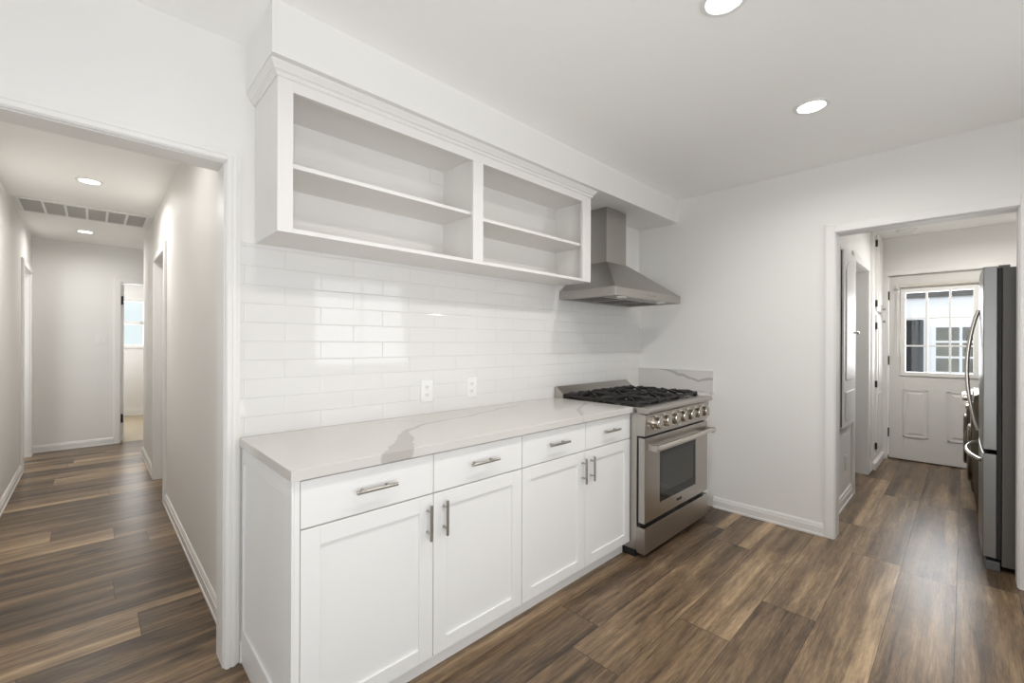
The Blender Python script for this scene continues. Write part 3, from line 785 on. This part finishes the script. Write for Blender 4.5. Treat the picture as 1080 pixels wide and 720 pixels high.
duplex((-2.262, -.0085, 1.040), 'y', 'white duplex outlet on the tile backsplash nearer the hall opening', group='outlets on the tile backsplash')
duplex((-1.950, -.0085, 1.040), 'y', 'white duplex outlet on the tile backsplash nearer the range', group='outlets on the tile backsplash')
duplex((.905, -1.3755, .33), 'y', 'white outlet low on the back room wall under the ironing cabinet')
o = root('light_switch', (-3.492, 5.4695, 1.325), 'white light switch plate on the far hall wall beside the bedroom doorway', 'light switch')
b = MB(); b.box(-3.545, -3.438, 5.4695, 5.464, 1.265, 1.385); p = b.build('cover_plate', PLATE, o, bevel=.0015)
for x in (-3.518, -3.466): MB().box(x - .016, x + .016, 5.464, 5.461, 1.290, 1.358).build('rocker', PLATE, p, bevel=.001)

# ------------------------------------------------------------------ ceiling fittings
def downlight(loc, label, power, first=None):
    x, y, z = loc
    if first is None:
        o = root('ceiling_light', loc, label, 'ceiling light', 'round recessed ceiling lights')
        b = MB(); n = 40
        rr = [[(x + a * math.cos(2 * PI * k / n), y + a * math.sin(2 * PI * k / n), zz) for k in range(n)] for (a, zz) in ((.078, z), (.078, z - .004), (.062, z - .006), (.058, z - .002), (.058, z))]
        b.loft(rr, cap=False); b.build('trim_ring', PLATE, o, smooth=True)
        MB().cyl((x, y, z - .003), 'z', .0025, .058, 40).build('lens', LAMP, o)
    else:
        o = copy_tree(first); o.location = loc; o['label'] = label
    area('ceiling_lamp_light', (x, y, z - .012), .12, power, (0, 0, -1), (1, .97, .93), spread=math.radians(165))
    return o
L0 = downlight((-.945, -1.509, H), 'round recessed ceiling light over the kitchen, the whole one near the side wall', 8.5)
downlight((-1.982, -1.462, H), 'round recessed kitchen ceiling light cut off by the top edge of the photo', 8.5, L0)
downlight((-3.60, 2.55, H), 'round recessed hall ceiling light nearer the kitchen, before the vent', 12, L0)
downlight((-3.638, 4.70, H), 'round recessed hall ceiling light farther away, beyond the vent', 6, L0)
downlight((-3.1, -1.45, H), 'round recessed kitchen ceiling light farthest from the side wall, above the camera', 5, L0)
downlight((1.9, -2.25, H), 'added unseen round recessed ceiling light in the back room near the back door', 21, L0)  # unseen lamp added to brighten the back room
downlight((-3.6, 0.75, H), 'added unseen round recessed hall ceiling light just behind the opening header', 3.5, L0)  # unseen lamp added to lift the near end of the hall

v = root('ceiling_vent', (-3.615, 3.70, H), 'long white six-panel air return vent in the hall ceiling', 'ceiling vent')
VX0, VX1, VY0, VY1 = -4.07, -3.168, 3.44, 4.00
b = MB(); z0 = H - .010
b.box(VX0, VX1, VY0, VY0 + .035, z0, H); b.box(VX0, VX1, VY1 - .035, VY1, z0, H)
b.box(VX0, VX0 + .035, VY0 + .035, VY1 - .035, z0, H); b.box(VX1 - .035, VX1, VY0 + .035, VY1 - .035, z0, H)
for k in range(1, 6):
    x = VX0 + .035 + (VX1 - VX0 - .07) * k / 6; b.box(x - .009, x + .009, VY0 + .035, VY1 - .035, z0, H)
b.build('frame', PLATE, v, bevel=.0015)
MB().box(VX0 + .035, VX1 - .035, VY0 + .035, VY1 - .035, H - .003, H - .001).build('backing', VENTG, v)
b = MB()
k = VY0 + .045
while k < VY1 - .045:
    b.box(VX0 + .036, VX1 - .036, k, k + .005, H - .008, H - .003); k += .0135
b.build('louvre', mat('vent_louvre', (.55, .54, .52), .6), v)

sm = root('smoke_detector', (2.60, -1.63, H), 'round white smoke detector on the back room ceiling', 'smoke detector')
MB().cyl((2.60, -1.63, H - .012), 'z', .012, .085, 32).build('base', PLATE, sm, smooth=True)
MB().tube([(2.60, -1.63, H - .012), (2.60, -1.63, H - .030), (2.60, -1.63, H - .040)], [.072, .066, .045], 32).build('cap', PLATE, sm, smooth=True)

# ------------------------------------------------------------------ refrigerator
FX0, FX1 = .165, 1.075
r = root('refrigerator', (.62, -2.5, 0), 'stainless french door refrigerator with dark side seen edge-on through the right opening', 'refrigerator')
b = MB(); b.box(FX0, FX1, -2.93, -2.205, .035, 1.747); b.build('body', FRSIDE, r, bevel=.003)
b = MB(); b.box(FX0 + .004, FX1 - .004, -2.202, -2.186, .07, 1.742); b.build('door_gasket', BLACK, r)
def fdoor(x0, x1, z0, z1, name):
    n = 10; xc = (FX0 + FX1) / 2; hw = (FX1 - FX0) / 2
    pts = [(x0, -2.186)]
    for k in range(n + 1):
        x = x0 + (x1 - x0) * k / n; e = 1 - ((x - xc) / hw) ** 2
        pts.append((x, -2.130 + .008 * e))
    pts.append((x1, -2.186))
    return MB().prism(pts, 'z', z0, z1).build(name, FRDOOR, r, bevel=.004, smooth=False)
m1 = fdoor(FX0, .618, .695, 1.757, 'door'); m2 = fdoor(.622, FX1, .695, 1.757, 'door'); m3 = fdoor(FX0, FX1, .072, .672, 'freezer_drawer')
def bow(p0, p1, dep, n=14):
    out = []
    for k in range(n + 1):
        t_ = k / n; p = Vector(p0).lerp(Vector(p1), t_); p.y += dep * math.sin(PI * t_) ** .8; out.append(p)
    return out
for dd_, x in ((m1, .575), (m2, .665)):
    MB().tube(bow((x, -2.118, .750), (x, -2.118, 1.530), .052), .0105, 12).build('handle', CHROME, dd_, smooth=True)
MB().tube(bow((.25, -2.125, .615), (.99, -2.125, .615), .060), .0115, 12).build('handle', CHROME, m3, smooth=True)
b = MB(); b.box(FX0 + .002, FX1 - .002, -2.200, -2.140, 0.0, .052); b.build('toe_grille', FRFOOT, r, bevel=.004)
for x in (FX0 + .03, FX1 - .12): MB().box(x, x + .09, -2.235, -2.190, 1.7475, 1.765).build('hinge_cover', FRFOOT, r, bevel=.002)

# ------------------------------------------------------------------ laundry machines behind the refrigerator
def washer(x0, x1, yf, label, knobs, top=.955):
    r = root('washing_machine', ((x0 + x1) / 2, -2.5, 0), label, 'washing machine', 'front-loading machines behind the refrigerator')
    prof = [(-2.88, .03), (yf - .050, .03), (yf - .035, .06), (yf - .012, .25), (yf - .002, .45), (yf, .60), (yf - .004, .80), (yf - .018, top - .03), (yf - .045, top - .012), (-2.88, top - .012)]
    o = MB().prism(prof, 'x', x0, x1).build('body', GRAPH, r, bevel=.006)
    MB().box(x0 + .004, x1 - .004, -2.88, yf - .05, top - .012, top).build('top_panel', PLATE if knobs == 1 else GRAPH, r, bevel=.003)  # white on the first machine paints in the highlight along its top
    xc = (x0 + x1) / 2; n = 36; zc = .45
    rg = [[(xc + a * math.cos(2 * PI * k / n), yf + dy, zc + a * math.sin(2 * PI * k / n)) for k in range(n)] for (a, dy) in ((.225, -.02), (.225, .010), (.200, .018), (.165, .012), (.160, -.01))]
    MB().loft(rg, cap=False).build('door_ring', GRAPH, r, smooth=True)
    MB().cyl((xc, yf - .006, zc), 'y', .010, .165, 36).build('door_glass', ENAMEL, r, smooth=True)
    for k in range(knobs):
        MB().tube([(x0 + .12 + k * .14, yf - .012, .84), (x0 + .12 + k * .14, yf + .022, .84), (x0 + .12 + k * .14, yf + .028, .84)], [.030, .027, .020], 24).build('knob', CHROME, r, smooth=True)
    for x in (x0 + .06, x1 - .06):
        for y in (-2.82, yf - .09): MB().cyl((x, y, 0), 'z', .032, .022, 14).build('foot', BLACK, r)
    return r
washer(1.12, 1.78, -2.088, 'dark graphite front-loading machine directly behind the refrigerator', 1)
washer(1.84, 2.50, -2.066, 'dark graphite front-loading machine with shiny knobs nearest the back door', 3, .90)

# ------------------------------------------------------------------ ironing board cabinet, pantry
iy = -1.376
r = root('ironing_cabinet', (.835, iy, .635), 'tall shallow white wall cabinet with arched door top beside the closet doorway', 'wall cabinet')
def archpts(x0, x1, z0, z1, rise, n=14):
    p = [(x0, z0), (x1, z0)]
    for k in range(n + 1):
        t_ = k / n; p.append((x1 + (x0 - x1) * t_, z1 - rise + rise * math.sin(PI * t_)))
    return p
MB().box(.585, 1.085, iy - .012, iy, .635, 2.06).build('box_frame', TRIM, r, bevel=.001)
dd_ = MB().box(.600, 1.070, iy - .032, iy - .012, .650, 2.045).build('door', TRIM, r, bevel=.003)
MB().prism(archpts(.670, 1.000, 1.02, 1.97, .08), 'y', iy - .040, iy - .032).build('upper_panel', TRIM, dd_, bevel=.006)
MB().prism([(.670, .71), (1.000, .71), (1.000, .93), (.670, .93)], 'y', iy - .040, iy - .032).build('lower_panel', TRIM, dd_, bevel=.006)
MB().tube([(1.045, iy - .032, 1.40), (1.045, iy - .050, 1.40), (1.045, iy - .058, 1.40), (1.045, iy - .066, 1.40)], [.007, .008, .016, .010], 16).build('knob', NICKEL, dd_, smooth=True)
MB().box(.594, .5995, iy - .020, iy - .0125, .66, 2.035).build('hinge', HINGE, r)

py = -1.3765
r = root('pantry_cabinet', (2.6, py, 0), 'tall built-in white pantry cabinet with upper and lower doors beside the back door', 'cabinet')
MB().box(2.26, 2.955, py - .016, py, .07, H - .002).build('frame', TRIM, r)
for (z0, z1, kz, hz_) in ((1.66, 2.47, 1.70, (1.74, 2.38)), (.12, 1.62, 1.56, (.22, .88, 1.50))):
    q = MB(); q.box(2.44, 2.90, py - .034, py - .016, z0, z1); dd_ = q.build('door', TRIM, r, bevel=.002)
    q = MB(); mids = [(z0 + .07, z1 - .07)] if z0 > 1 else [(z0 + .07, .78), (.88, z1 - .07)]
    for (a, c) in mids: q.prism([(2.51, a), (2.83, a), (2.83, c), (2.51, c)], 'y', py - .041, py - .034)
    q.build('panel', TRIM, dd_, bevel=.005)
    MB().tube([(2.86, py - .034, kz), (2.86, py - .052, kz), (2.86, py - .060, kz)], [.007, .015, .010], 14).build('knob', NICKEL, dd_, smooth=True)
    for hh in hz_: MB().box(2.431, 2.4395, py - .036, py - .016, hh - .035, hh + .035).build('hinge', HINGE, dd_)
MB().box(2.26, 2.955, py - .045, py, 0, .07).build('plinth', TRIM, r, bevel=.003)
